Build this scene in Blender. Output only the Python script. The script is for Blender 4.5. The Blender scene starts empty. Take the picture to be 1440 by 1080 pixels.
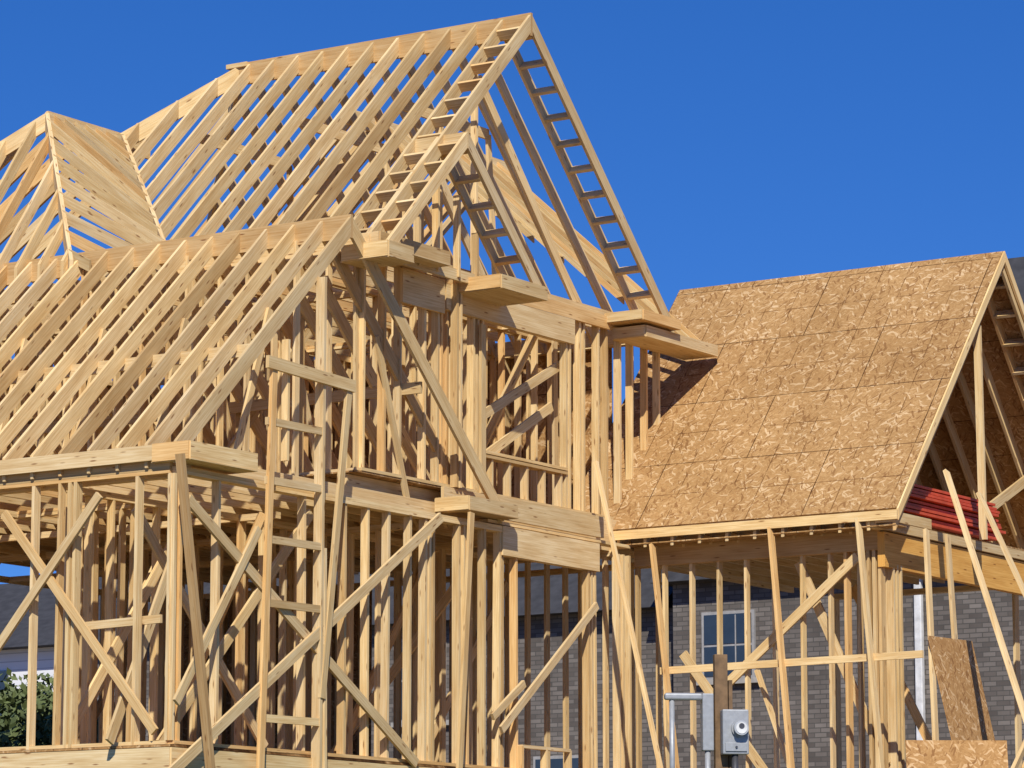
import bpy, math, random
from mathutils import Vector, Matrix
random.seed(7)
V=Vector
scene=bpy.context.scene

# ------------------------------------------------------------------ materials
def newmat(name):
    m=bpy.data.materials.new(name); m.use_nodes=True
    nt=m.node_tree; nt.nodes.clear()
    out=nt.nodes.new('ShaderNodeOutputMaterial'); b=nt.nodes.new('ShaderNodeBsdfPrincipled')
    nt.links.new(b.outputs[0],out.inputs[0])
    return m,nt,b
def N(nt,t,**k):
    n=nt.nodes.new(t)
    for a,v in k.items(): setattr(n,a,v)
    return n
def ramp(nt,fac,stops):
    r=N(nt,'ShaderNodeValToRGB'); e=r.color_ramp.elements
    while len(e)<len(stops): e.new(0.5)
    for i,(p,c) in enumerate(stops):
        e[i].position=p; e[i].color=(c[0],c[1],c[2],1)
    nt.links.new(fac,r.inputs[0]); return r.outputs[0]
def mix(nt,mode,fac,a,b):
    n=N(nt,'ShaderNodeMix',data_type='RGBA',blend_type=mode)
    for sock,val in ((n.inputs[0],fac),(n.inputs[6],a),(n.inputs[7],b)):
        if isinstance(val,bpy.types.NodeSocket): nt.links.new(val,sock)
        elif isinstance(val,(tuple,list)): sock.default_value=(val[0],val[1],val[2],1)
        else: sock.default_value=val
    return n.outputs[2]
def mapping(nt,src,scale):
    m=N(nt,'ShaderNodeMapping'); nt.links.new(src,m.inputs[0]); m.inputs['Scale'].default_value=scale
    return m.outputs[0]
def noise(nt,vec,scale,detail=4,rough=.55):
    n=N(nt,'ShaderNodeTexNoise'); nt.links.new(vec,n.inputs['Vector'])
    n.inputs['Scale'].default_value=scale; n.inputs['Detail'].default_value=detail; n.inputs['Roughness'].default_value=rough
    return n.outputs['Fac']

def lumber_mat():
    m,nt,b=newmat('spruce_lumber')
    uv=N(nt,'ShaderNodeUVMap'); uv.uv_map='UVMap'; u=uv.outputs[0]
    g1=noise(nt,mapping(nt,u,(1.2,38,1)),1.6,5,.6)
    g2=noise(nt,mapping(nt,u,(.8,5,1)),1.3,3)
    c=ramp(nt,g1,[(.30,(.64,.42,.185)),(.52,(.80,.59,.30)),(.75,(.88,.71,.43))])
    c2=ramp(nt,g2,[(.32,(.76,.66,.52)),(.6,(1,1,1))])
    c=mix(nt,'MULTIPLY',.7,c,c2)
    vo=N(nt,'ShaderNodeTexVoronoi'); nt.links.new(mapping(nt,u,(2.6,14,1)),vo.inputs['Vector']); vo.inputs['Scale'].default_value=1
    k=ramp(nt,vo.outputs['Distance'],[(.07,(1,1,1)),(.16,(0,0,0))])
    c=mix(nt,'MIX',k,c,(.32,.16,.06))
    at=N(nt,'ShaderNodeAttribute'); at.attribute_name='tint'
    c=mix(nt,'MULTIPLY',1.0,c,at.outputs['Color'])
    nt.links.new(c,b.inputs['Base Color']); b.inputs['Roughness'].default_value=.78
    b.inputs['Specular IOR Level'].default_value=.25
    bp=N(nt,'ShaderNodeBump'); bp.inputs['Strength'].default_value=.25; bp.inputs['Distance'].default_value=.004
    nt.links.new(g1,bp.inputs['Height']); nt.links.new(bp.outputs[0],b.inputs['Normal'])
    return m
LUMBER=lumber_mat()

def osb_mat(name,tone=(1,1,1),seams=True):
    m,nt,b=newmat(name)
    uv=N(nt,'ShaderNodeUVMap'); uv.uv_map='UVMap'; u=uv.outputs[0]
    wn=N(nt,'ShaderNodeTexNoise'); nt.links.new(u,wn.inputs['Vector']); wn.inputs['Scale'].default_value=5
    wv=N(nt,'ShaderNodeVectorMath',operation='SCALE'); nt.links.new(wn.outputs['Color'],wv.inputs[0]); wv.inputs['Scale'].default_value=.12
    wa=N(nt,'ShaderNodeVectorMath',operation='ADD'); nt.links.new(u,wa.inputs[0]); nt.links.new(wv.outputs[0],wa.inputs[1]); uw=wa.outputs[0]
    def layer(rot,sc,seed):
        mp=N(nt,'ShaderNodeMapping',vector_type='POINT')
        r=N(nt,'ShaderNodeVectorRotate',rotation_type='Z_AXIS'); nt.links.new(uw,r.inputs['Vector']); r.inputs['Angle'].default_value=rot
        nt.links.new(r.outputs[0],mp.inputs[0])
        mp.inputs['Scale'].default_value=sc; mp.inputs['Location'].default_value=(seed,seed*.7,0)
        v=N(nt,'ShaderNodeTexVoronoi'); nt.links.new(mp.outputs[0],v.inputs['Vector']); v.inputs['Scale'].default_value=1
        return v.outputs['Color']
    def bw(c):
        s=N(nt,'ShaderNodeSeparateColor'); nt.links.new(c,s.inputs[0]); return s.outputs[0]
    a=bw(layer(.35,(16,52,1),1.3)); a2=bw(layer(-.9,(16,50,1),5.1)); a3=bw(layer(1.4,(12,38,1),9.7))
    base=ramp(nt,a,[(.0,(.37,.205,.078)),(.5,(.44,.255,.102)),(.9,(.50,.305,.13)),(1,(.58,.38,.185))])
    l2=ramp(nt,a2,[(0,(.38,.215,.083)),(.7,(.455,.27,.11)),(1,(.55,.35,.165))])
    s2=ramp(nt,a3,[(.45,(0,0,0)),(.5,(1,1,1))])
    c=mix(nt,'MIX',s2,base,l2)
    for rot,sd_ in ((.95,3.3),(.2,23.1),(-.6,31.7)):
        fl=ramp(nt,bw(layer(rot,(11,46,1),sd_)),[(.955,(0,0,0)),(.965,(1,1,1))])
        c=mix(nt,'MIX',fl,c,(.64,.45,.25))
    for rot,sd_ in ((-.9,13.3),(1.2,43.3)):
        fl=ramp(nt,bw(layer(rot,(12,48,1),sd_)),[(.94,(0,0,0)),(.95,(1,1,1))])
        c=mix(nt,'MIX',fl,c,(.29,.15,.055))
    big=noise(nt,u,.9,4)
    c=mix(nt,'MULTIPLY',.8,c,ramp(nt,big,[(.3,(.78,.75,.70)),(.65,(1.0,1.0,1.0))]))
    if seams:
        br=N(nt,'ShaderNodeTexBrick'); nt.links.new(u,br.inputs['Vector'])
        br.inputs['Scale'].default_value=1; br.inputs['Brick Width'].default_value=2.44; br.inputs['Row Height'].default_value=1.22
        br.inputs['Mortar Size'].default_value=.006; br.inputs['Mortar Smooth'].default_value=.1
        br.inputs['Color1'].default_value=(1,1,1,1); br.inputs['Color2'].default_value=(.90,.88,.85,1); br.inputs['Mortar'].default_value=(.3,.25,.2,1)
        c=mix(nt,'MULTIPLY',1,c,br.outputs['Color'])
        b2=N(nt,'ShaderNodeTexBrick'); nt.links.new(u,b2.inputs['Vector'])
        b2.offset=0; b2.inputs['Scale'].default_value=1; b2.inputs['Brick Width'].default_value=.4064; b2.inputs['Row Height'].default_value=.61
        b2.inputs['Mortar Size'].default_value=.007
        b2.inputs['Color1'].default_value=(1,1,1,1); b2.inputs['Color2'].default_value=(1,1,1,1); b2.inputs['Mortar'].default_value=(.42,.34,.26,1)
        brk=ramp(nt,noise(nt,u,3,2),[(.42,(0,0,0)),(.55,(1,1,1))])
        c=mix(nt,'MULTIPLY',brk,c,b2.outputs['Color'])
    c=mix(nt,'MULTIPLY',1,c,tone)
    nt.links.new(c,b.inputs['Base Color']); b.inputs['Roughness'].default_value=.8; b.inputs['Specular IOR Level'].default_value=.2
    return m
OSB=osb_mat('osb_sheathing',(.98,.97,.95))
OSB2=osb_mat('osb_panel_fresh',(1.0,.95,.88),False)

def plain(name,col,rough=.6,metal=0,nscale=6,amt=.25,spec=.4):
    m,nt,b=newmat(name)
    tc=N(nt,'ShaderNodeTexCoord')
    n=noise(nt,tc.outputs['Object'],nscale,5)
    c=ramp(nt,n,[(.3,tuple(x*(1-amt) for x in col)),(.7,tuple(min(1,x*(1+amt*.5)) for x in col))])
    nt.links.new(c,b.inputs['Base Color']); b.inputs['Roughness'].default_value=rough; b.inputs['Metallic'].default_value=metal
    b.inputs['Specular IOR Level'].default_value=spec
    return m
GREY=plain('grey_painted_steel',(.36,.37,.38),.45,.2,20,.15)
DARKM=plain('dark_metal',(.10,.10,.11),.4,.5)
CONC=plain('concrete_block',(.36,.34,.31),.9)
WHITE=plain('white_paint',(.70,.70,.69),.5)
TRIM=plain('grey_window_trim',(.34,.33,.32),.6)
DIAL=plain('meter_glass_grey',(.42,.43,.44),.15,0,20,.1,.7)
RED=plain('red_paint',(.60,.085,.03),.55)
WEATH=plain('weathered_wood',(.20,.12,.06),.85,0,9,.4)
GLASS=plain('window_glass',(.03,.04,.05),.08,0,3,.2,.8)
BARK=plain('bark',(.11,.08,.055),.9)
SHING=plain('dark_shingles',(.045,.045,.05),.9,0,4,.35)

def brick_mat():
    m,nt,b=newmat('grey_brick')
    uv=N(nt,'ShaderNodeUVMap'); uv.uv_map='UVMap'
    br=N(nt,'ShaderNodeTexBrick'); nt.links.new(uv.outputs[0],br.inputs['Vector'])
    br.inputs['Scale'].default_value=1; br.inputs['Brick Width'].default_value=.26; br.inputs['Row Height'].default_value=.09
    br.inputs['Mortar Size'].default_value=.010
    br.inputs['Color1'].default_value=(.10,.085,.075,1); br.inputs['Color2'].default_value=(.21,.185,.165,1); br.inputs['Mortar'].default_value=(.085,.078,.07,1)
    n=noise(nt,uv.outputs[0],1.2,4)
    c=mix(nt,'MULTIPLY',.7,br.outputs['Color'],ramp(nt,n,[(.3,(.6,.58,.56)),(.7,(1.0,1.0,1.0))]))
    nt.links.new(c,b.inputs['Base Color']); b.inputs['Roughness'].default_value=.9
    return m
BRICK=brick_mat()

# ------------------------------------------------------------------ mesh collector
class Grp:
    def __init__(s): s.v=[];s.f=[];s.uv=[];s.t=[]
    def quadbox(s,c,L,W,D,tint):
        i=len(s.v); s.v+= [tuple(p) for p in c]
        o=random.random()*37; q=random.random()*37
        faces=[((0,1,5,4),W),((1,2,6,5),D),((2,3,7,6),W),((3,0,4,7),D)]
        for k,(f,w) in enumerate(faces):
            s.f.append(tuple(i+a for a in f)); b=q+k*3.1
            s.uv.append(((o,b),(o,b+w),(o+L,b+w),(o+L,b))); s.t.append(tint)
        s.f.append((i+3,i+2,i+1,i)); s.uv.append(((o,q),(o+.01,q),(o+.01,q+.3),(o,q+.3))); s.t.append(tint)
        s.f.append((i+4,i+5,i+6,i+7)); s.uv.append(((o,q),(o+.01,q),(o+.01,q+.3),(o,q+.3))); s.t.append(tint)
    def face(s,pts,uvs,tint=(1,1,1)):
        i=len(s.v); s.v+=[tuple(p) for p in pts]; s.f.append(tuple(range(i,i+len(pts)))); s.uv.append(tuple(uvs)); s.t.append(tint)
def tint(lo=.78,hi=1.06):
    b=random.uniform(lo,hi); r=random.random()
    if r<.12: return (b*1.0,b*.87,b*.72)
    if r<.22: return (b*.82,b*.76,b*.68)
    w=random.uniform(-.06,.06)
    return (b*(1+w*.3),b,b*(1-w))
G={}
def grp(n):
    if n not in G: G[n]=Grp()
    return G[n]
def beam(g,p0,p1,w=.038,d=.089,hint=(0,0,1),tn=None,j=.0015):
    p0=V(p0);p1=V(p1); ax=(p1-p0); L=ax.length
    if L<.02: return
    ax.normalize(); h=V(hint); h=h-ax*h.dot(ax)
    if h.length<1e-3: h=V((1,0,0))-ax*ax.x
    h.normalize(); sd=ax.cross(h)
    off=V((random.uniform(-j,j),random.uniform(-j,j),random.uniform(-j,j)))
    w+=random.uniform(-.0008,.0008); d+=random.uniform(-.0012,.0012)
    c=[]
    for p in (p0,p1):
        for a,b in ((-1,-1),(-1,1),(1,1),(1,-1)):
            c.append(p+off+sd*(a*w/2)+h*(b*d/2))
    grp(g).quadbox(c,L,d,w,tn or tint())
def rafter(g,a,b,drop,thick,tdir,tn=None):
    a=V(a);b=V(b); t=V(tdir).normalized()*(thick/2)
    dz=V((0,0,-drop)); off=V([random.uniform(-.002,.002) for _ in range(3)])
    L=(b-a).length
    if L<.05: return
    c=[]
    for p in (a,b):
        p=p+off
        c+= [p-t, p+dz-t, p+dz+t, p+t]
    grp(g).quadbox(c,L,drop*.7,thick,tn or tint())

def finish(g,parent,mat,name=None):
    s=G[g]; me=bpy.data.meshes.new(name or g); me.from_pydata(s.v,[],s.f)
    me.uv_layers.new(name='UVMap'); me.color_attributes.new('tint','FLOAT_COLOR','CORNER')
    fu=[];fc=[]
    for fi,f in enumerate(s.f):
        t=s.t[fi]
        for j in range(len(f)):
            fu+= [s.uv[fi][j][0],s.uv[fi][j][1]]; fc+=[t[0],t[1],t[2],1.0]
    me.uv_layers['UVMap'].data.foreach_set('uv',fu)
    me.color_attributes['tint'].data.foreach_set('color',fc)
    me.materials.append(mat)
    ob=bpy.data.objects.new(name or g,me); scene.collection.objects.link(ob)
    if parent: ob.parent=parent
    return ob
def empty(name,loc=(0,0,0)):
    e=bpy.data.objects.new(name,None); scene.collection.objects.link(e); e.location=loc; e.empty_display_size=.3
    return e

house=empty('timber_frame_house')
SP=.4064
def wallx(g,x0,x1,y,z0,z1,sp=SP,d=.089,skip=(),dbl=True,tn=None):
    beam(g,(x0,y,z0+.019),(x1,y,z0+.019),.038,d,(0,1,0))
    beam(g,(x0,y,z1-.019),(x1,y,z1-.019),.038,d,(0,1,0))
    if dbl: beam(g,(x0,y,z1-.058),(x1,y,z1-.058),.038,d,(0,1,0))
    x=min(x0,x1)+.02; e=max(x0,x1)
    while x<e:
        if not any(a<x<b for a,b in skip):
            beam(g,(x+random.uniform(-.01,.01),y,z0+.04),(x+random.uniform(-.012,.012),y,z1-.078),.038,d,(0,1,0),tn)
        x+=sp
def wally(g,y0,y1,x,z0,z1,sp=SP,d=.089,skip=(),dbl=True,tn=None):
    beam(g,(x,y0,z0+.019),(x,y1,z0+.019),.038,d,(1,0,0))
    beam(g,(x,y0,z1-.019),(x,y1,z1-.019),.038,d,(1,0,0))
    if dbl: beam(g,(x,y0,z1-.058),(x,y1,z1-.058),.038,d,(1,0,0))
    y=min(y0,y1)+.02; e=max(y0,y1)
    while y<e:
        if not any(a<y<b for a,b in skip):
            beam(g,(x,y+random.uniform(-.01,.01),z0+.04),(x,y+random.uniform(-.012,.012),z1-.078),.038,d,(1,0,0),tn)
        y+=sp

FL=.67     # ground-floor deck
T1=3.66    # top of ground-floor walls
F2=4.08    # second-floor deck
T2=6.72    # top of second-floor walls

# ================= LOWER WING ROOF (ridge along x) =================
LY,LZ,LW,LF=-3.85,6.95,3.18,3.92
lp=(LZ-LF)/LW
R='lower_wing_rafters'
x=0.0;k=0
while x>-10.2:
    for s in (-1,1):
        rafter(R,(x,LY+s*.02,LZ),(x,LY+s*LW,LF),.24,.042,(1,0,0))
    W='lower_wing_truss_webs'
    if k>0:
        beam(W,(x+.04,LY-LW+.35,LF-.12),(x+.04,LY+LW-.35,LF-.12),.038,.14)
        if k%3==1:
            for a,b in ((-1.7,-1.05),(1.7,1.05)):
                beam(W,(x+.04,LY+a,LF-.1),(x+.04,LY+b,LZ-lp*abs(b)-.22),.038,.089,(0,1,0))
        if k%4==2: beam(W,(x+.04,LY,LF),(x+.04,LY,LZ-.2),.038,.089,(0,1,0))
    x-=SP;k+=1
beam('lower_wing_ridge_board',(0.02,LY,LZ-.11),(-10.3,LY,LZ-.11),.042,.28,tn=(.72,.64,.56))  # tint carries the shaded grey-brown of the ridge
for s in (-1,1):
    beam('lower_wing_truss_webs',(-.1,LY+s*1.6,LZ-1.6*lp-.26),(-10,LY+s*1.6,LZ-1.6*lp-.26),.038,.14)
E='eave_fascia_and_returns'
def ret(y0,y1,x0,x1,z0,z1):
    h=z1-z0
    beam(E,(x1,y0,(z0+z1)/2),(x1,y1,(z0+z1)/2),.038,h)
    beam(E,(x0,y0,(z0+z1)/2),(x0,y1,(z0+z1)/2),.038,h)
    beam(E,(x0,y0,(z0+z1)/2),(x1,y0,(z0+z1)/2),.040,h+.006)
    beam(E,(x0,y1,(z0+z1)/2),(x1,y1,(z0+z1)/2),.040,h+.006)
    beam(E,((x0+x1)/2,y0,z0-.006),((x0+x1)/2,y1,z0-.006),.012,abs(x1-x0)+.05,(1,0,0))
beam(E,(.02,LY-LW-.025,LF-.11),(-10.2,LY-LW-.025,LF-.11),.038,.17)
beam(E,(.02,LY+LW+.025,LF-.11),(-6,LY+LW+.025,LF-.11),.038,.19)
ret(LY-LW-.03,LY-LW+1.15,-.28,.22,LF-.21,LF-.02)
ret(LY+LW-1.0,LY+LW+.05,-.28,.20,LF-.18,LF-.02)
beam(E,(-.05,LY-LW+.3,LF-.27),(-10,LY-LW+.3,LF-.27),.09,.16)
x=-.4
while x>-10:
    beam(E,(x,LY-LW,LF-.22),(x,LY-LW+.45,LF-.22),.038,.089); x-=SP

# ================= MAIN ROOF =================
MZ,MW,MF=10.26,3.47,6.83
mp=(MZ-MF)/MW
R='main_roof_rafters'
def mz(y): return MZ-mp*abs(y)
def xs(a,b):
    x=a
    while x>b: yield x; x-=SP
for x in [0.0]+list(xs(-.42,-5.85)):
    top=0 if x>-4.67 else -(-4.67-x)*.8
    bot=-MW
    if x<-2.97: bot=-.96-(x+5.87)*.864
    rafter(R,(x,top-.02,mz(top)),(x,bot,mz(bot)),.235,.042,(1,0,0))
for x in [0.0]+list(xs(-.42,-8.2)):
    top=0 if x>-4.67 else (-4.67-x)*.9
    rafter(R,(x,top+.02,mz(top)),(x,MW,mz(MW)),.22,.042,(1,0,0))
beam('main_ridge_board',(0.02,0,MZ-.12),(-4.75,0,MZ-.12),.042,.30,tn=(.72,.64,.56))  # shade on this side of the ridge is put into the board tint
beam('main_ridge_board',(-4.5,0,MZ+.0),(-4.85,0,MZ+.0),.10,.06)
rafter(R,(-4.67,0,MZ),(-5.9,-.98,mz(.98)),.26,.05,(.6,-.8,0))
rafter(R,(-4.67,0,MZ),(-8.2,3.2,MF),.26,.05,(.6,.8,0))
for i in range(1,9):
    y=i*SP
    rafter(R,(-4.67-y*1.1,y,mz(y)),(-8.4,y,MF),.2,.04,(0,1,0))
rafter(R,(-5.87,-.96,9.3),(-2.97,-MW,MF),.26,.05,(.6,.8,0))
for i,x in enumerate(xs(-.46,-8.0)):
    beam('main_truss_webs',(x,-MW+.3,MF-.02),(x,MW-.3,MF-.02),.038,.14)
    if x>-4.6 and i%4==2:
        beam('main_truss_webs',(x-.04,-1.0,mz(1)-.2),(x-.04,1.0,mz(1)-.2),.038,.14)
        beam('main_truss_webs',(x-.04,1.0,mz(1)-.2),(x-.04,1.2,MF),.038,.089,(0,1,0))
def ladder(g,x0,x1,ry,rz,w,h,side,start=.25,sp=.41,dd=.13):
    L=math.hypot(w,h); t=start
    while t<L-.1:
        f=t/L
        y=ry+side*w*f; z=rz-h*f
        n=V((0,side*h,w)).normalized()
        c=V((0,y,z))-n*(dd/2+.012)
        beam(g,(x0+.02,c.y,c.z),(x1-.02,c.y,c.z),.042,dd,n)
        t+=sp
ladder('main_rake_ladder',-.42,0,0,MZ,MW,MZ-MF,-1)
ladder('main_rake_ladder',-.42,0,0,MZ,MW,MZ-MF,1)
GW='main_gable_studs'
for y in (-.62,-2.2,-1.8,-1.4,-2.6,-3.0):
    beam(GW,(-.44,y,MF),(-.44,y,mz(y)-.2),.038,.089,(1,0,0))
beam(GW,(-.50,1.9,MF),(-.50,-.45,mz(.45)-.4),.038,.14,(0,1,0))
beam(GW,(-1.4,1.3,MF),(-1.4,-.75,mz(.75)-.3),.038,.14,(0,1,0))
beam(E,(.02,-MW-.02,MF-.12),(-3.0,-MW-.02,MF-.12),.038,.2)
beam(E,(.02,MW+.02,MF-.12),(-8.2,MW+.02,MF-.12),.038,.2)
ret(-MW,-MW+1.45,-.35,.14,MF-.16,MF)
ret(2.55,4.42,-.35,.14,MF-.34,MF-.20)
ret(2.35,3.3,-.35,.22,MF-.15,MF-.03)

# ================= SMALL FRONT GABLE =================
SY,SZ,SW,SF=-1.95,8.3,1.65,6.68
for x in (.34,-.06):
    for s in (-1,1):
        rafter('small_gable_rafters',(x,SY+s*.01,SZ),(x,SY+s*SW,SF),.2,.045,(1,0,0))
for s in (-1,1):
    ladder('small_gable_rafters',-.06,.34,SY,SZ,SW,SZ-SF,s,start=.2)
beam('small_gable_rafters',(.36,SY,SZ-.1),(-.45,SY,SZ-.1),.042,.2)
for y in (-2.35,-1.95,-1.5,-2.75,-1.1):
    beam('small_gable_rafters',(-.1,y,SF-.05),(-.1,y,SZ-abs(y-SY)-.2),.038,.089,(1,0,0))
beam('small_gable_rafters',(-.1,SY-SW+.1,SF-.02),(-.1,SY+SW-.1,SF-.02),.038,.14)
ret(-1.25,-.22,-.3,.38,SF-.18,SF-.02)
ret(SY-SW,SY-SW+.5,-.3,.36,SF-.18,SF-.0)

# ================= FAR WING SLOPE (faces +x) =================
R='far_wing_rafters'
def wz(x): return 6.6+(.1-x)*.88
y=.7
while y<4.45:
    xe=.12
    if y<3.7: xe=.1-((10.26-.988*y)-6.6)/.88
    rafter(R,(-3.3,y,wz(-3.3)),(xe,y,wz(xe)),.10,.038,(0,1,0),tint(.62,.9))
    rafter(R,(-3.3,y,wz(-3.3)),(-6.7,y,6.6),.16,.04,(0,1,0))
    y+=.27
beam(R,(-3.3,.5,wz(-3.3)-.08),(-3.3,4.5,wz(-3.3)-.08),.04,.22)

# ================= LEFT CROSS WING (hip end toward -y) =================
R='cross_wing_rafters'
AX,AY,AZ=-5.95,-2.4,9.3          # peak of the hip
FX,FY,FZ=-4.07,-4.05,6.86        # foot of the right hip
LX=-9.8
beam(R,(AX,AY,AZ-.1),(AX,-.3,AZ-.1),.04,.24)
yy=-1.0
while yy>FY+.05:
    if yy>AY: a=(AX,yy,AZ)
    else:
        f=(AY-yy)/(AY-FY); a=(AX+(FX-AX)*f,yy,AZ+(FZ-AZ)*f)
    if yy>-3.47:
        xe=-5.87+(-.96-yy)/.864; e=(xe,yy,mz(yy))
    else:
        f=(-3.47-yy)/(-3.47-FY); e=(-2.97+(FX+2.97)*f,yy,6.83+(FZ-6.83)*f)
    rafter(R,a,e,.155,.040,(0,1,0),tint(.55,.80))  # darker tint stands in for weaker sun on the +x slope
    yy-=.21
yy=-.4
while yy>FY:
    if yy>AY: a=(AX,yy,AZ)
    else:
        f=(AY-yy)/(AY-FY); a=(AX+(LX-AX)*f,yy,AZ+(FZ-AZ)*f)
    if a[0]>LX+.2: rafter(R,a,(LX,yy,FZ),.19,.042,(0,1,0))
    yy-=SP
rafter(R,(AX,AY,AZ),(FX,FY,FZ),.24,.05,(.7,.7,0))
rafter(R,(AX,AY,AZ),(LX,FY,FZ),.24,.05,(.5,-.8,0))
x=FX-.15
while x>LX:
    if x>AX: f=(x-AX)/(FX-AX)
    else: f=(x-AX)/(LX-AX)
    rafter(R,(x,AY+(FY-AY)*f,AZ+(FZ-AZ)*f),(x,FY,FZ),.24,.045,(1,0,0))
    x-=SP*.92

# ================= SECOND STOREY =================
S='second_storey_studs'
XW=-.42
beam(S,(XW,-3.1,T2),(XW,3.85,T2),.038,.14,(1,0,0))
beam(S,(XW,-3.1,T2-.04),(XW,3.85,T2-.04),.038,.14,(1,0,0))
beam(S,(XW,-3.1,F2+.02),(XW,3.85,F2+.02),.038,.14,(1,0,0))
H='headers_and_beams'
beam(H,(XW+.09,-2.35,6.42),(XW+.09,-1.45,6.42),.045,.42)
beam(H,(XW+.05,-1.4,6.45),(XW+.05,1.55,6.45),.10,.36)
beam(H,(XW+.08,-1.4,6.68),(XW+.08,2.45,6.68),.045,.17)
for y in (-3.05,-2.62,-2.3,-1.78,-1.5,-1.42,-1.30,-1.18,-.72,-.62,-.52,1.42,1.5,1.75,1.85,2.2,2.42,2.75,3.05,3.42,3.75):
    beam(S,(XW,y,F2+.04),(XW+random.uniform(0,.01),y,T2-.06),.040,.10,(1,0,0))
for y in (-1.2,-.62): beam(S,(XW+.11,y,F2-.0),(XW+.11,y,6.2),.04,.10,(0,1,0))
for y in (-1.28,-1.20):
    beam(S,(XW+.14,y,F2),(XW+.14,y,6.6),.04,.10,(1,0,0))
beam(S,(XW,-.5,4.62),(XW,1.42,4.62),.038,.14,(1,0,0))
beam(S,(XW,-.5,4.57),(XW,1.42,4.57),.038,.14,(1,0,0))
for y in (-.3,.1,.5,.9,1.3): beam(S,(XW,y,F2+.04),(XW,y,4.55),.038,.10,(1,0,0))
BR='temporary_braces'
beam(BR,(XW-.12,1.5,6.0),(XW-.12,-.52,5.0),.038,.12)
beam(BR,(XW-.14,1.35,5.45),(XW-.14,-.5,4.45),.038,.12)
wallx(S,XW,-9,-3.1,F2,T2)
wallx(S,XW,-9,3.8,F2,T2,d=.14)
wally(S,-3.1,3.8,-9,F2,T2,d=.14)
wally(S,-3.0,3.7,-1.7,F2,T2,skip=((-2.2,-1.2),))
wally(S,-3.0,3.7,-2.9,F2,T2,skip=((-.3,.6),))
wally(S,-3.0,3.7,-4.9,F2,T2,skip=((1.5,2.3),))
wally(S,-3.0,3.7,-6.9,F2,T2)
wallx(S,-1.7,-9,-1.1,F2,T2,skip=((-2.4,-1.6),))
wallx(S,-.6,-9,1.9,F2,T2,skip=((-1.9,-1.0),))
wallx(S,-2.9,-9,2.9,F2,T2)
beam(BR,(-2.75,-2.8,4.3),(-2.75,-.8,6.5),.038,.12)
beam(BR,(-2.7,2.9,4.3),(-2.7,.4,6.4),.038,.12)
beam(BR,(-2.0,1.3,4.3),(-.8,1.3,6.4),.038,.12)

def slab(g,x0,x1,y0,y1,z0,z1):
    c=[]
    for x in (x0,x1):
        c+=[V((x,y0,z0)),V((x,y0,z1)),V((x,y1,z1)),V((x,y1,z0))]
    s=grp(g); i=len(s.v); s.v+=[tuple(p) for p in c]
    vert=abs(z1-z0)>.5
    for f in ((0,1,2,3),(7,6,5,4),(0,4,5,1),(1,5,6,2),(2,6,7,3),(3,7,4,0)):
        s.f.append(tuple(i+a for a in f)); uv=[]
        for a in f:
            p=c[a]
            uv.append((p.x+p.y, p.z) if vert else (p.x, p.y+p.z))
        s.uv.append(uv); s.t.append((1,1,1))
slab('second_floor_deck',-9,-.36,-3.2,3.9,F2-.022,F2-.002)
slab('added_rear_sheathing',-9,-1.2,3.88,3.892,F2,T2)  # sheathing added to close off the sky and keep the interior dark
slab('added_rear_sheathing',-9.092,-9.08,-3.1,3.87,F2,T2)
x=-.55
while x>-9:
    beam('floor_joists',(x,-3.15,F2-.16),(x,3.85,F2-.16),.04,.26); x-=SP
beam(H,(-.30,-1.5,3.86),(-.30,2.55,3.86),.045,.42)
beam(H,(-.04,-.75,3.88),(-.04,1.75,3.88),.045,.27)
beam(H,(-.06,-.62,3.48),(-.06,1.62,3.48),.12,.36)
beam(H,(-.12,-.9,3.70),(-.12,2.45,3.70),.16,.04)

# ================= GROUND FLOOR =================
F='ground_floor_studs'
XF=-.08
beam(F,(XF,-6.95,FL+.02),(XF,2.4,FL+.02),.038,.14,(1,0,0))
beam(F,(XF,-6.95,T1-.02),(XF,-.6,T1-.02),.038,.14,(1,0,0))
beam(F,(XF,-6.95,T1-.06),(XF,-.6,T1-.06),.038,.14,(1,0,0))
for y in (-6.95,-6.86,-6.2,-4.62,-3.85,-3.40,-3.0,-2.55,-2.24,-2.15,-2.07,-1.52,-1.43,-1.34,-.98,-.66,-.58,-.26,1.42,1.50,1.58,2.15,2.24,2.42):
    top=T1-.08
    if -.65<y<1.65: top=3.29
    beam(F,(XF,y,FL+.04),(XF+random.uniform(-.01,.01),y+random.uniform(-.02,.02),top),.040,.10,(1,0,0))
P='gable_posts_and_frames'
beam(P,(.07,-4.52,FL-.3),(.07,-4.50,6.12),.045,.12,(1,0,0))
beam(P,(.07,-4.42,FL-.3),(.07,-4.46,3.0),.045,.12,(1,0,0))
beam(P,(.12,-5.62,FL-.3),(.12,-5.45,4.98),.045,.09,(0,1,0))
beam(P,(.12,-4.50,1.3),(.12,-4.02,4.95),.045,.09,(0,1,0))
beam(P,(.14,-5.6,4.98),(.14,-3.95,4.92),.045,.14)
for z in (4.32,3.66,3.0,2.29,1.02): beam(P,(.10,-5.55,z),(.10,-4.5,z+.01),.04,.085)
beam(P,(.06,-5.15,LF),(.06,-5.15,5.3),.04,.089,(1,0,0))
beam(BR,(.06,-6.87,3.30),(.06,-2.55,.66),.038,.12)
beam(BR,(.10,-2.12,3.60),(.10,-7.3,.25),.038,.12)
beam(BR,(.08,-5.64,3.1),(.08,-7.05,1.1),.038,.10)
beam(BR,(-.7,-5.9,3.3),(-.7,-7.2,.7),.038,.12)
beam(BR,(-.5,-3.9,3.5),(-.5,-6.6,.7),.038,.12)
beam(BR,(-.9,-6.6,3.3),(-.9,-4.2,.8),.038,.12)
beam(BR,(.06,1.45,2.85),(.06,-.75,1.15),.038,.10)
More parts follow.
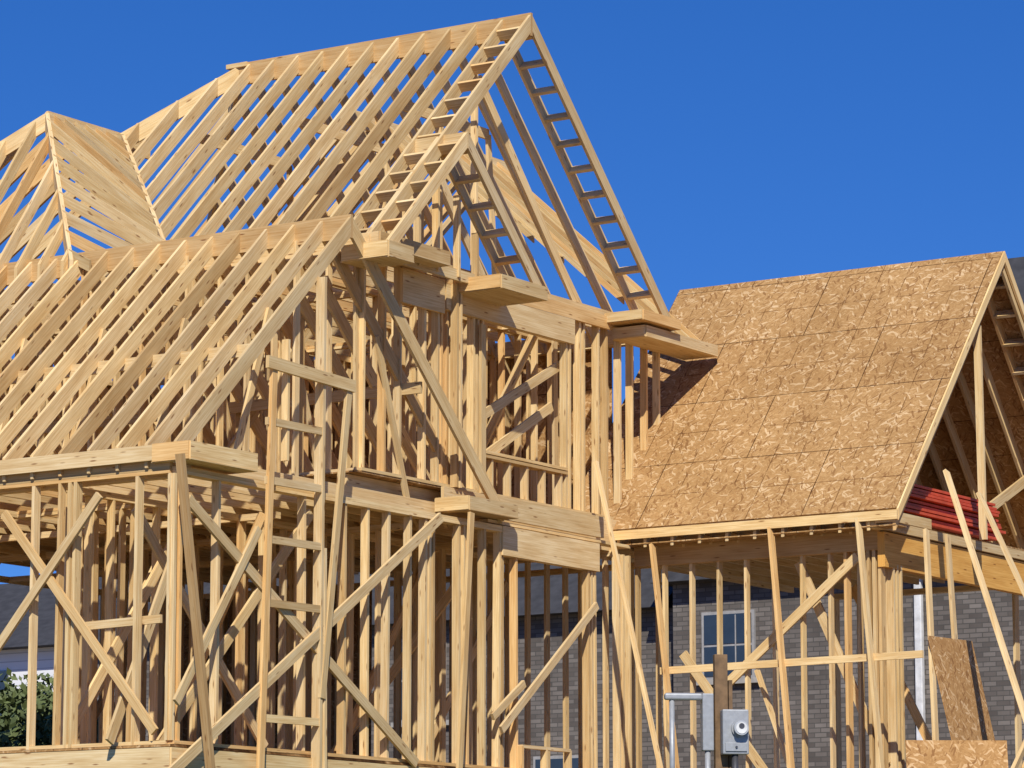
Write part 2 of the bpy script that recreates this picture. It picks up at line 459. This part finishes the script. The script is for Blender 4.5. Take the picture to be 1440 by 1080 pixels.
beam(BR,(.3,-7.32,3.72),(.35,-6.75,.2),.09,.06,(0,1,0),tn=(.6,.52,.45))  # prop in shade: the shade is painted in through a dark tint
beam(BR,(.20,-1.62,3.7),(.34,-2.1,.2),.04,.09,(0,1,0))
beam(BR,(.03,-.9,1.3),(.03,-.2,1.75),.04,.09)
beam(P,(.0,-.25,.98),(.0,.85,.98),.04,.09,(1,0,0)); beam(P,(.0,-.25,.98),(.0,-.25,.67),.04,.09,(1,0,0))
beam(P,(.0,.3,.98),(.0,.3,.67),.04,.09,(1,0,0)); beam(P,(.0,.85,.98),(.0,.85,.67),.04,.09,(1,0,0))
wallx(F,-.1,-10,-6.95,FL,T1,sp=.52,skip=((-1.5,-.55),(-2.9,-2.1)))
beam(H,(-.1,-6.95,3.72),(-10,-6.95,3.72),.09,.12)
beam(BR,(-.2,-7.05,.8),(-2.4,-7.05,3.3),.038,.10)
beam(BR,(-1.0,-7.08,3.4),(-3.4,-7.08,.7),.038,.10)
beam(BR,(-1.5,-6.85,2.0),(-.3,-6.85,2.03),.038,.09)
for x in (-1.5,-1.42,-.55,-2.02,-2.9): beam(F,(x,-6.95,FL),(x,-6.95,T1-.08),.042,.10,(0,1,0))
wally(F,-6.8,-1.5,-2.1,FL,T1,skip=((-4.2,-3.3),(-7,-6.6)))
wally(F,-6.8,3.7,-4.1,FL,T1,skip=((-5.4,-4.2),(-1,-.2),(1.5,2.4)))
wally(F,-6.8,3.7,-6.6,FL,T1,skip=((-6.2,-5.3),(-2.6,-1.2)))
wally(F,-6.8,3.7,-9.0,FL,T1,skip=((-6.3,-5.0),(-2,-1),(.1,1.7)))
wally(F,-1.3,2.4,-1.9,FL,T1,skip=((-.5,.4),))
wallx(F,-2.1,-9,-4.9,FL,T1,skip=((-5.5,-4.6),(-4.6,-3.4)))
wallx(F,-1.5,-9,-3.2,FL,T1,skip=((-3.3,-2.4),(-6.1,-4.8)))
wallx(F,-.9,-9,-1.5,FL,T1,skip=((-7.7,-6.3),))
wallx(F,-1,-9,.5,FL,T1,skip=((-3.3,-2.4),(-9.1,-6.4)))
wallx(F,-.4,-9,3.8,FL,T1,skip=((-3.3,-2.0),))
wallx(F,-.2,-4,2.35,FL,T1,sp=.3)
for (a,b) in (((-2.0,-6.4,.8),(-2.0,-4.4,3.4)),((-2.0,-1.3,.9),(-2.0,.6,3.4)),((-.5,-4.8,3.4),(-1.9,-4.8,.8)),
              ((-1.8,2.2,3.3),(-1.8,.2,.9)),((-3.5,.4,.8),(-1.2,.4,3.3)),((-6.5,-1.2,.8),(-6.5,.9,3.4)),((-3.9,-4.2,.8),(-3.9,-2.4,3.4))):
    beam(BR,a,b,.038,.12)
slab('ground_floor_deck',-9.1,.0,-7.03,3.9,FL-.03,FL-.005)
slab('added_rear_sheathing',-8.9,-5.2,3.88,3.892,FL,T1)
beam(H,(.0,-7.03,FL-.17),(.0,2.42,FL-.17),.042,.26)
beam(H,(.0,-7.03,FL-.17),(-9,-7.03,FL-.17),.042,.26)

# ================= GARAGE WING =================
GX,GY,GZ,GE,GF=3.83,5.65,7.72,2.40,3.92
gw=GY-GE; gp=(GZ-GF)/gw; GW2=3.45
s=grp('garage_roof_sheathing')
XL=-1.15
def roofsheet(side):
    L=math.hypot(gw,GZ-GF); n=V((0,side*(GZ-GF),gw)).normalized()*.016
    r0=V((XL,GY,GZ));r1=V((GX+.02,GY,GZ));e1=V((GX+.02,GY+side*gw,GF));e0=V((XL,GY+side*gw,GF))
    o=0 if side<0 else 17
    W_=GX+.02-XL
    top=[r0+n,e0+n,e1+n,r1+n]; bot=[r0,r1,e1,e0]
    uvt=[(0+o,L),(0+o,0),(W_+o,0),(W_+o,L)]; uvb=[(0+o,L),(W_+o,L),(W_+o,0),(0+o,0)]
    s.face(top,uvt); s.face(bot,uvb)
    for a,b,c,d in ((r1+n,e1+n,e1,r1),(e0+n,r0+n,r0,e0),(e1+n,e0+n,e0,e1)):
        s.face([a,b,c,d],[(0,0),(3,0),(3,.016),(0,.016)])
roofsheet(-1); roofsheet(1)
R='garage_rafters'
for x in [GX-.02,GW2-.0]+[GW2-.4064*i for i in range(1,12)]:
    for sd in (-1,1):
        rafter(R,(x,GY+sd*.02,GZ-.008),(x,GY+sd*(gw-.01),GF-.002),.24 if x<GX-.1 else .26,.042,(1,0,0))
    if x<GW2-.1: beam(R,(x,GY-gw+.3,3.79),(x,GY+gw-.3,3.79),.04,.2)
beam(R,(GX-.02,GY,GZ-.18),(XL,GY,GZ-.18),.04,.28)
for sd in (-1,1):
    t=.35
    L=math.hypot(gw,GZ-GF)
    while t<L-.1:
        f=t/L; beam(R,(GW2,GY+sd*gw*f,GZ-(GZ-GF)*f-.13),(GX-.03,GY+sd*gw*f,GZ-(GZ-GF)*f-.13),.04,.14,(0,sd*1.0,.85)); t+=.45
for sd in (-1,1):
    rafter(R,(GX+.03,GY,GZ+.012),(GX+.03,GY+sd*gw,GF+.012),.15,.03,(1,0,0),(1.08,1.06,1.0))
beam(R,(XL+.8,GE-.02,GF-.07),(GX+.04,GE-.02,GF-.07),.035,.12,tn=(1.05,1.02,.95))
slab('garage_soffit',-.2,GX,GE,GE+.3,GF-.20,GF-.185)
Q='garage_studs'
wallx(Q,-.15,GW2,GE+.38,.15,3.62)
beam(H,(-.15,GE+.37,3.60),(GW2,GE+.37,3.60),.12,.26,tn=(.7,.6,.5))  # brown tint paints in the shade below the eave
for x in (GW2-.02,GW2-.10,GW2-.18,GW2-.5): beam(Q,(x,GE+.38,.15),(x,GE+.38,3.55),.042,.12,(0,1,0))
for y in (GE+.55,GE+.65,GE+.75,8.4,8.5): beam(Q,(GW2,y,.15),(GW2,y,3.3),.042,.14,(1,0,0))
beam('garage_door_header',(GW2+.02,GE+.3,3.47),(GW2+.02,GY+gw-.3,3.47),.10,.44,tn=(.95,.70,.34))
beam(H,(GW2+.03,GE+.02,3.77),(GW2+.03,GY+gw,3.77),.14,.12)
beam(E,(GX-.02,GE,3.83),(GX-.02,GE+1.0,3.83),.04,.13)
beam(E,(GW2+.1,GE+.02,3.83),(GX,GE+.02,3.83),.04,.13)
beam(R,(GX-.05,GY-.65,3.8),(GX-.05,GY-.7,GZ-.7*gp-.28),.045,.10,(1,0,0))
beam(BR,(GW2-.3,GY-.3,3.9),(GW2-.3,GY+2.2,5.0),.04,.14)
beam(BR,(GW2-1.3,GY-1.6,3.9),(GW2-1.3,GY+.8,6.2),.04,.14)
wallx(Q,-.3,GW2,GY+gw-.38,.15,3.62,d=.14,skip=((.6,2.4),))
slab('garage_loft_deck',-.4,GW2-.15,GE+.5,GY+gw-.5,3.90,3.92)
beam(BR,(3.15,GE+.28,3.4),(.9,GE+.28,1.6),.038,.12)
beam(BR,(.6,GE+.28,2.3),(2.2,GE+.28,.2),.038,.12)
beam(BR,(2.2,GE+.48,3.4),(3.4,GE+.48,.8),.038,.12)
beam(BR,(1.4,GE+3.48,3.4),(3.0,GE+3.48,.3),.038,.12)
PR='leaning_props'
beam(PR,(.30,2.42,3.70),(1.45,1.2,0),.04,.09,(0,1,0))
beam(PR,(2.05,2.42,3.82),(2.98,1.3,0),.042,.10,(0,1,0))
beam(PR,(3.30,2.42,3.86),(4.2,1.3,0),.042,.10,(0,1,0))
beam(PR,(.02,1.5,4.70),(1.75,.45,0),.05,.05,(0,1,0),tn=(1.02,1.0,.98))
beam(PR,(3.95,3.6,4.52),(6.6,.9,0),.045,.09,(0,1,0))
beam(PR,(3.92,4.6,4.35),(6.6,3.0,.0),.045,.09,(0,1,0))
beam(PR,(4.0,2.9,3.7),(4.6,1.9,0),.045,.09,(0,1,0))
beam(PR,(4.0,3.5,3.7),(4.3,3.3,0),.04,.09,(0,1,0))
beam(PR,(5.6,4.0,2.6),(4.9,2.6,0),.045,.09,(0,1,0))
beam(PR,(4.0,5.0,.1),(4.0,7.2,2.8),.045,.09,(0,0,1))
beam(PR,(.7,1.95,2.02),(4.4,1.95,2.06),.045,.09)
beam(PR,(1.9,2.3,2.0),(2.6,2.3,.1),.04,.09,(0,1,0))

for g in list(G):
    if not G[g].v: continue
    if g in ('second_floor_deck','ground_floor_deck','garage_roof_sheathing','garage_soffit','garage_loft_deck','added_rear_sheathing'): mat=OSB
    else: mat=LUMBER
    finish(g,house,mat)
G.clear()

def boxmesh(name,x0,x1,y0,y1,z0,z1,mat,parent=None,bev=0):
    me=bpy.data.meshes.new(name)
    v=[(x,y,z) for x in (x0,x1) for y in (y0,y1) for z in (z0,z1)]
    f=[(0,1,3,2),(4,6,7,5),(0,4,5,1),(2,3,7,6),(0,2,6,4),(1,5,7,3)]
    me.from_pydata(v,[],f); uv=me.uv_layers.new(name='UVMap')
    for p in me.polygons:
        n=p.normal
        for li in p.loop_indices:
            c=me.vertices[me.loops[li].vertex_index].co
            uv.data[li].uv=(c.y if abs(n.x)>.5 else c.x, c.z if abs(n.z)<.5 else c.y)
    me.materials.append(mat); o=bpy.data.objects.new(name,me); scene.collection.objects.link(o)
    if parent: o.parent=parent
    if bev:
        b=o.modifiers.new('b','BEVEL'); b.width=bev; b.segments=2
    return o
boxmesh('foundation_block',-9.0,-.05,-6.98,3.85,-.3,FL-.31,CONC,house)
boxmesh('garage_slab',-.04,3.6,2.6,8.7,-.3,.14,CONC,house)

# ---------------- red board stack in garage loft
rs=empty('red_board_stack',(3.0,4.1,3.925))
for i in range(10):
    y0=-1.15+random.uniform(-.08,.12); y1=2.2+random.uniform(-.15,.1)
    boxmesh('red_board_%d'%(i+1),-.5+random.uniform(-.05,.05),.40+random.uniform(-.05,.05),y0,y1,.005+i*.052,.005+i*.052+.036,RED,rs,.003)

# ---------------- OSB sheets
def sheet(name,p,ux,uz,w,h,t=.012):
    p=V(p);ux=V(ux).normalized();uz=V(uz);uz=(uz-ux*uz.dot(ux)).normalized(); n=ux.cross(uz)
    me=bpy.data.meshes.new(name); v=[]
    for k in (0,1):
        for a,b in ((0,0),(w,0),(w,h),(0,h)): v.append(p+ux*a+uz*b+n*(k*t))
    f=[(3,2,1,0),(4,5,6,7),(0,1,5,4),(1,2,6,5),(2,3,7,6),(3,0,4,7)]
    me.from_pydata([tuple(q) for q in v],[],f); uv=me.uv_layers.new(name='UVMap')
    ul=[(0,0),(w,0),(w,h),(0,h)]*2
    for pl in me.polygons:
        for li in pl.loop_indices: uv.data[li].uv=ul[me.loops[li].vertex_index]
    me.materials.append(OSB2); o=bpy.data.objects.new(name,me); scene.collection.objects.link(o); return o
sheet('osb_sheet',(4.75,2.45,0),(0,1,.02),(-.22,0,1),1.22,2.38)
sheet('osb_sheet',(4.55,1.2,0),(.75,.55,0),(-.1,.15,1),1.22,1.0)

# ---------------- electric meter pedestal
def cyl(name,p0,p1,r,mat,parent,seg=20):
    p0=V(p0);p1=V(p1); d=p1-p0
    bpy.ops.mesh.primitive_cylinder_add(radius=r,depth=d.length,vertices=seg)
    o=bpy.context.object; o.name=name; o.rotation_mode='QUATERNION'
    o.rotation_quaternion=d.to_track_quat('Z','Y'); o.location=(p0+p1)/2
    o.data.materials.append(mat); o.parent=parent
    for p in o.data.polygons: p.use_smooth=len(p.vertices)==4
    return o
em=empty('electric_meter_pedestal',(5.16,-4.03,-.03)); em.rotation_euler=(0,0,math.radians(42))
boxmesh('mounting_post',-.19,-.05,.03,.12,-.2,1.62,WEATH,em,.006)
boxmesh('back_board',-.04,.0,.03,.09,-.2,1.35,WEATH,em,.004)
boxmesh('meter_box',-.14,.14,-.12,.018,.56,1.03,GREY,em,.012)
boxmesh('box_cover',-.115,.115,-.135,-.1205,.59,.68,GREY,em,.004)
cyl('meter_ring',(0.04,-.12,.83),(0.04,-.15,.83),.092,GREY,em,32)
cyl('meter_glass',(0.04,-.15,.83),(0.04,-.22,.83),.076,DIAL,em,32)
cyl('meter_dial',(0.04,-.22,.83),(0.04,-.226,.83),.060,WHITE,em,32)
cyl('meter_face',(0.04,-.226,.85),(0.04,-.229,.85),.030,DARKM,em,32)
cyl('box_lock',(0.0,-.135,.635),(0.0,-.15,.635),.012,DARKM,em,12)
boxmesh('disconnect_box',-.34,-.22,-.05,.06,.6,1.2,GREY,em,.01)
cyl('service_conduit',(-.72,0,1.17),(-.34,0,1.17),.036,GREY,em)
boxmesh('conduit_elbow',-.74,-.335,-.045,.045,1.13,1.20,GREY,em,.02)
cyl('service_riser',(-.66,0,1.13),(-.66,0,-.2),.028,GREY,em)
cyl('lower_conduit',(-.28,0,.6),(-.28,0,-.2),.03,GREY,em)
cyl('meter_drop_conduit',(0,-.06,.56),(0,-.06,-.2),.035,DARKM,em)

# ---------------- brick house behind
bh=empty('brick_house')
YB=22
boxmesh('wall_main',-11,8,YB,YB+10,0,5.6,BRICK,bh)
boxmesh('wall_wing',-26,-11.01,YB+.6,YB+9,0,5.2,BRICK,bh)
def gable_roof(name,x0,x1,y0,y1,z0,z1,parent,mat):
    ym=(y0+y1)/2
    v=[(x0,y0,z0),(x1,y0,z0),(x1,ym,z1),(x0,ym,z1),(x0,y1,z0),(x1,y1,z0)]
    f=[(0,1,2,3),(3,2,5,4),(0,3,4),(1,5,2),(0,4,5,1)]
    me=bpy.data.meshes.new(name); me.from_pydata(v,[],f); me.materials.append(mat)
    o=bpy.data.objects.new(name,me); scene.collection.objects.link(o); o.parent=parent
gable_roof('roof_main',-11.3,8.4,YB-.4,YB+10.4,5.6,12.33,bh,SHING)
gable_roof('roof_wing',-26.3,-11.4,YB+.2,YB+9.4,5.2,8.4,bh,SHING)
wi=0
for xx,z0,hh in ((-22,.7,1.7),(-17.3,3.2,1.7),(-14,.7,1.7),(-9.75,3.7,1.3),(-2.6,.7,1.6),(1.0,3.6,1.3),(1.0,.7,1.6)):
    y_=YB if xx>-11 else YB+.6
    wi+=1; i=wi; zm=z0+hh*.5
    boxmesh('window_frame_%d'%i,xx-.58,xx+.58,y_-.06,y_-.003,z0,z0+hh,TRIM,bh)
    boxmesh('window_upper_pane_%d'%i,xx-.52,xx+.52,y_-.075,y_-.061,zm+.025,z0+hh-.06,GLASS,bh)
    boxmesh('window_lower_pane_%d'%i,xx-.52,xx+.52,y_-.075,y_-.061,z0+.06,zm-.025,GLASS,bh)
    for q in (-.18,.18): boxmesh('muntin_%d'%i,xx+q-.012,xx+q+.012,y_-.085,y_-.076,z0+.08,z0+hh-.08,TRIM,bh)
    boxmesh('sill_%d'%i,xx-.72,xx+.72,y_-.12,y_-.002,z0-.1,z0-.002,CONC,bh)
boxmesh('downspout',-5.75,-5.60,YB-.13,YB-.01,0,5.5,WHITE,bh,.02)

wh=empty('white_siding_house')
def siding():
    m,nt,b=newmat('white_siding'); uv=N(nt,'ShaderNodeUVMap'); uv.uv_map='UVMap'
    w=N(nt,'ShaderNodeTexWave'); w.bands_direction='Y'; w.wave_profile='SAW'; nt.links.new(uv.outputs[0],w.inputs[0]); w.inputs['Scale'].default_value=1.6
    nt.links.new(ramp(nt,w.outputs['Fac'],[(0,(.35,.36,.38)),(.15,(.72,.73,.75)),(1,(.78,.78,.79))]),b.inputs['Base Color']); b.inputs['Roughness'].default_value=.6
    return m
SID=siding()
boxmesh('wall',-38,-26.2,26,35,0,5.6,SID,wh)
gable_roof('roof',-38.5,-26.0,25.5,35.5,5.6,7.8,wh,SHING)
for i,xx in enumerate((-35.5,-32,-29.3)):
    boxmesh('window_%d'%i,xx-.5,xx+.5,25.94,25.997,3.6,5.1,GLASS,wh)
    boxmesh('window_trim_%d'%i,xx-.6,xx+.6,25.96,25.998,3.5,3.59,WHITE,wh)
    boxmesh('window_rail_%d'%i,xx-.5,xx+.5,25.92,25.939,4.32,4.38,WHITE,wh)

# ---------------- ground
def ground_mat():
    m,nt,b=newmat('construction_dirt'); tc=N(nt,'ShaderNodeTexCoord'); o=tc.outputs['Object']
    a=noise(nt,o,.6,6); b2=noise(nt,o,.05,4)
    c=ramp(nt,a,[(.3,(.20,.13,.075)),(.6,(.30,.21,.135)),(.8,(.35,.27,.19))])
    gr=ramp(nt,noise(nt,o,3,5),[(.3,(.04,.07,.02)),(.7,(.09,.13,.04))])
    c=mix(nt,'MIX',ramp(nt,b2,[(.52,(0,0,0)),(.58,(1,1,1))]),c,gr)
    nt.links.new(c,b.inputs['Base Color']); b.inputs['Roughness'].default_value=.95
    bp=N(nt,'ShaderNodeBump'); bp.inputs['Distance'].default_value=.05; nt.links.new(a,bp.inputs['Height']); nt.links.new(bp.outputs[0],b.inputs['Normal'])
    return m
cs=[-1500,-700,-350,-200,-120]+list(range(-80,81,2))+[120,200,350,700,1500]
vs=[];fs=[]
def gh(x,y):
    t=x*.545-y*.84; q=max(0,min(1,(t-10)/20)); q=q*q*(3-2*q)
    h=-3.2*q
    d=max(0,math.hypot(x+3,y+1)-16)
    return h+min(1,d/10)*.12*(math.sin(x*.37+y*.21)+math.sin(y*.53-x*.13))-.02
for y in cs:
    for x in cs: vs.append((x,y,gh(x,y)))
n=len(cs)
for j in range(n-1):
    for i in range(n-1): fs.append((j*n+i,j*n+i+1,(j+1)*n+i+1,(j+1)*n+i))
me=bpy.data.meshes.new('ground'); me.from_pydata(vs,[],fs); me.materials.append(ground_mat())
for p in me.polygons: p.use_smooth=True
scene.collection.objects.link(bpy.data.objects.new('ground',me))

# ---------------- trees
def leafmat():
    m,nt,b=newmat('foliage'); tc=N(nt,'ShaderNodeTexCoord')
    a=noise(nt,tc.outputs['Object'],2.2,4)
    nt.links.new(ramp(nt,a,[(.3,(.045,.07,.018)),(.7,(.13,.16,.045))]),b.inputs['Base Color']); b.inputs['Roughness'].default_value=.7
    return m
LEAF=leafmat()
def tree(name,loc,h,rad,nl=4000,bush=False):
    e=empty(name,loc); rnd=random.Random(int(loc[0]*13+loc[1]*7))
    vs=[];fs=[]
    def limb(a,b,r0,r1):
        d=(b-a).normalized(); s=d.orthogonal().normalized(); t=d.cross(s); i=len(vs)
        for p,r in ((a,r0),(b,r1)):
            for k in range(8): an=k*math.pi/4; vs.append(tuple(p+(s*math.cos(an)+t*math.sin(an))*r))
        for k in range(8): fs.append((i+k,i+(k+1)%8,i+8+(k+1)%8,i+8+k))
    top=V((rnd.uniform(-.3,.3),rnd.uniform(-.3,.3),h*.75))
    limb(V((0,0,-.3)),V((0,0,h*.3)),h*.025,h*.02); limb(V((0,0,h*.3)),top,h*.02,h*.006)
    cl=[]
    for i in range(26):
        z=h*rnd.uniform(.3 if not bush else .1,.92); f=1-abs((z/h-.55)/.6)
        an=rnd.uniform(0,6.28); r=rad*f*rnd.uniform(.3,1)
        c=V((math.cos(an)*r,math.sin(an)*r,z)); cl.append((c,rad*rnd.uniform(.12,.3)))
        limb(V((0,0,max(h*.15,z-r*.6))),c,h*.008,h*.003)
    me=bpy.data.meshes.new('trunk'); me.from_pydata(vs,[],fs); me.materials.append(BARK)
    o=bpy.data.objects.new('trunk',me); scene.collection.objects.link(o); o.parent=e
    vs2=[];f2=[]; ls=.08 if not bush else .035
    for i in range(nl):
        c,r=rnd.choice(cl)
        d=V((rnd.gauss(0,1),rnd.gauss(0,1),rnd.gauss(0,.8))).normalized()*r*rnd.uniform(.3,1.15)
        p=c+d; u=V((rnd.gauss(0,1),rnd.gauss(0,1),rnd.gauss(0,1))).normalized(); w=u.orthogonal().normalized()
        k=len(vs2); s_=ls*rnd.uniform(.6,1.3)
        vs2+= [tuple(p-u*s_),tuple(p+w*s_*.5),tuple(p+u*s_),tuple(p-w*s_*.5)]; f2.append((k,k+1,k+2,k+3))
    me=bpy.data.meshes.new('crown'); me.from_pydata(vs2,[],f2); me.materials.append(LEAF)
    o=bpy.data.objects.new('crown',me); scene.collection.objects.link(o); o.parent=e
tree('broadleaf_tree',(-18,12,0),3.1,2.2,5000)
tree('broadleaf_tree',(-15.3,8.3,0),2.9,2.0,5000)
tree('broadleaf_tree',(-23,15,0),3.6,2.6,5000)
tree('broadleaf_tree',(-12,5.5,0),2.4,1.6,4000)
tree('shrub',(6.2,4.2,0),1.05,.7,3500,True)
tree('shrub',(5.6,3.9,0),1.0,.7,3500,True)
tree('shrub',(-3.2,19.5,0),1.6,1.1,3500,True)

# ---------------- light, world, camera
sd=V((.42,-.62,.66)).normalized()
el=math.asin(sd.z); az=math.atan2(sd.x,sd.y)
L=bpy.data.lights.new('sun','SUN'); L.energy=5.0; L.angle=math.radians(.5); L.color=(1,.95,.85)
lo=bpy.data.objects.new('sun',L); scene.collection.objects.link(lo); lo.rotation_euler=sd.to_track_quat('Z','Y').to_euler()
w=bpy.data.worlds.new('World'); scene.world=w; w.use_nodes=True; nt=w.node_tree; nt.nodes.clear()
out=N(nt,'ShaderNodeOutputWorld'); bg=N(nt,'ShaderNodeBackground'); nt.links.new(bg.outputs[0],out.inputs[0])
sk=N(nt,'ShaderNodeTexSky'); sk.sky_type='NISHITA'; sk.sun_disc=False; sk.sun_elevation=el; sk.sun_rotation=az
sk.altitude=0; sk.air_density=1.0; sk.dust_density=.0; sk.ozone_density=2.5
tc=N(nt,'ShaderNodeTexCoord'); va=N(nt,'ShaderNodeVectorMath',operation='ADD'); va.inputs[1].default_value=(0,0,.10)
nm=N(nt,'ShaderNodeVectorMath',operation='NORMALIZE')
nt.links.new(tc.outputs['Generated'],va.inputs[0]); nt.links.new(va.outputs[0],nm.inputs[0]); nt.links.new(nm.outputs[0],sk.inputs[0])
hs=N(nt,'ShaderNodeHueSaturation'); hs.inputs['Saturation'].default_value=1.35
nt.links.new(sk.outputs[0],hs.inputs['Color'])
cc=mix(nt,'MULTIPLY',1.0,hs.outputs[0],(.55,.68,1.05))
nt.links.new(cc,bg.inputs[0]); bg.inputs[1].default_value=.11

cam=bpy.data.cameras.new('camera'); co=bpy.data.objects.new('camera',cam); scene.collection.objects.link(co)
co.location=(23.5,-36.2,-1.6); co.rotation_euler=(math.radians(90+9.35),0,math.radians(33.3))
cam.lens=123; cam.sensor_width=36; cam.clip_end=5000; cam.clip_start=.1
scene.camera=co
scene.view_settings.view_transform='Standard'; scene.view_settings.look='None'; scene.view_settings.exposure=0
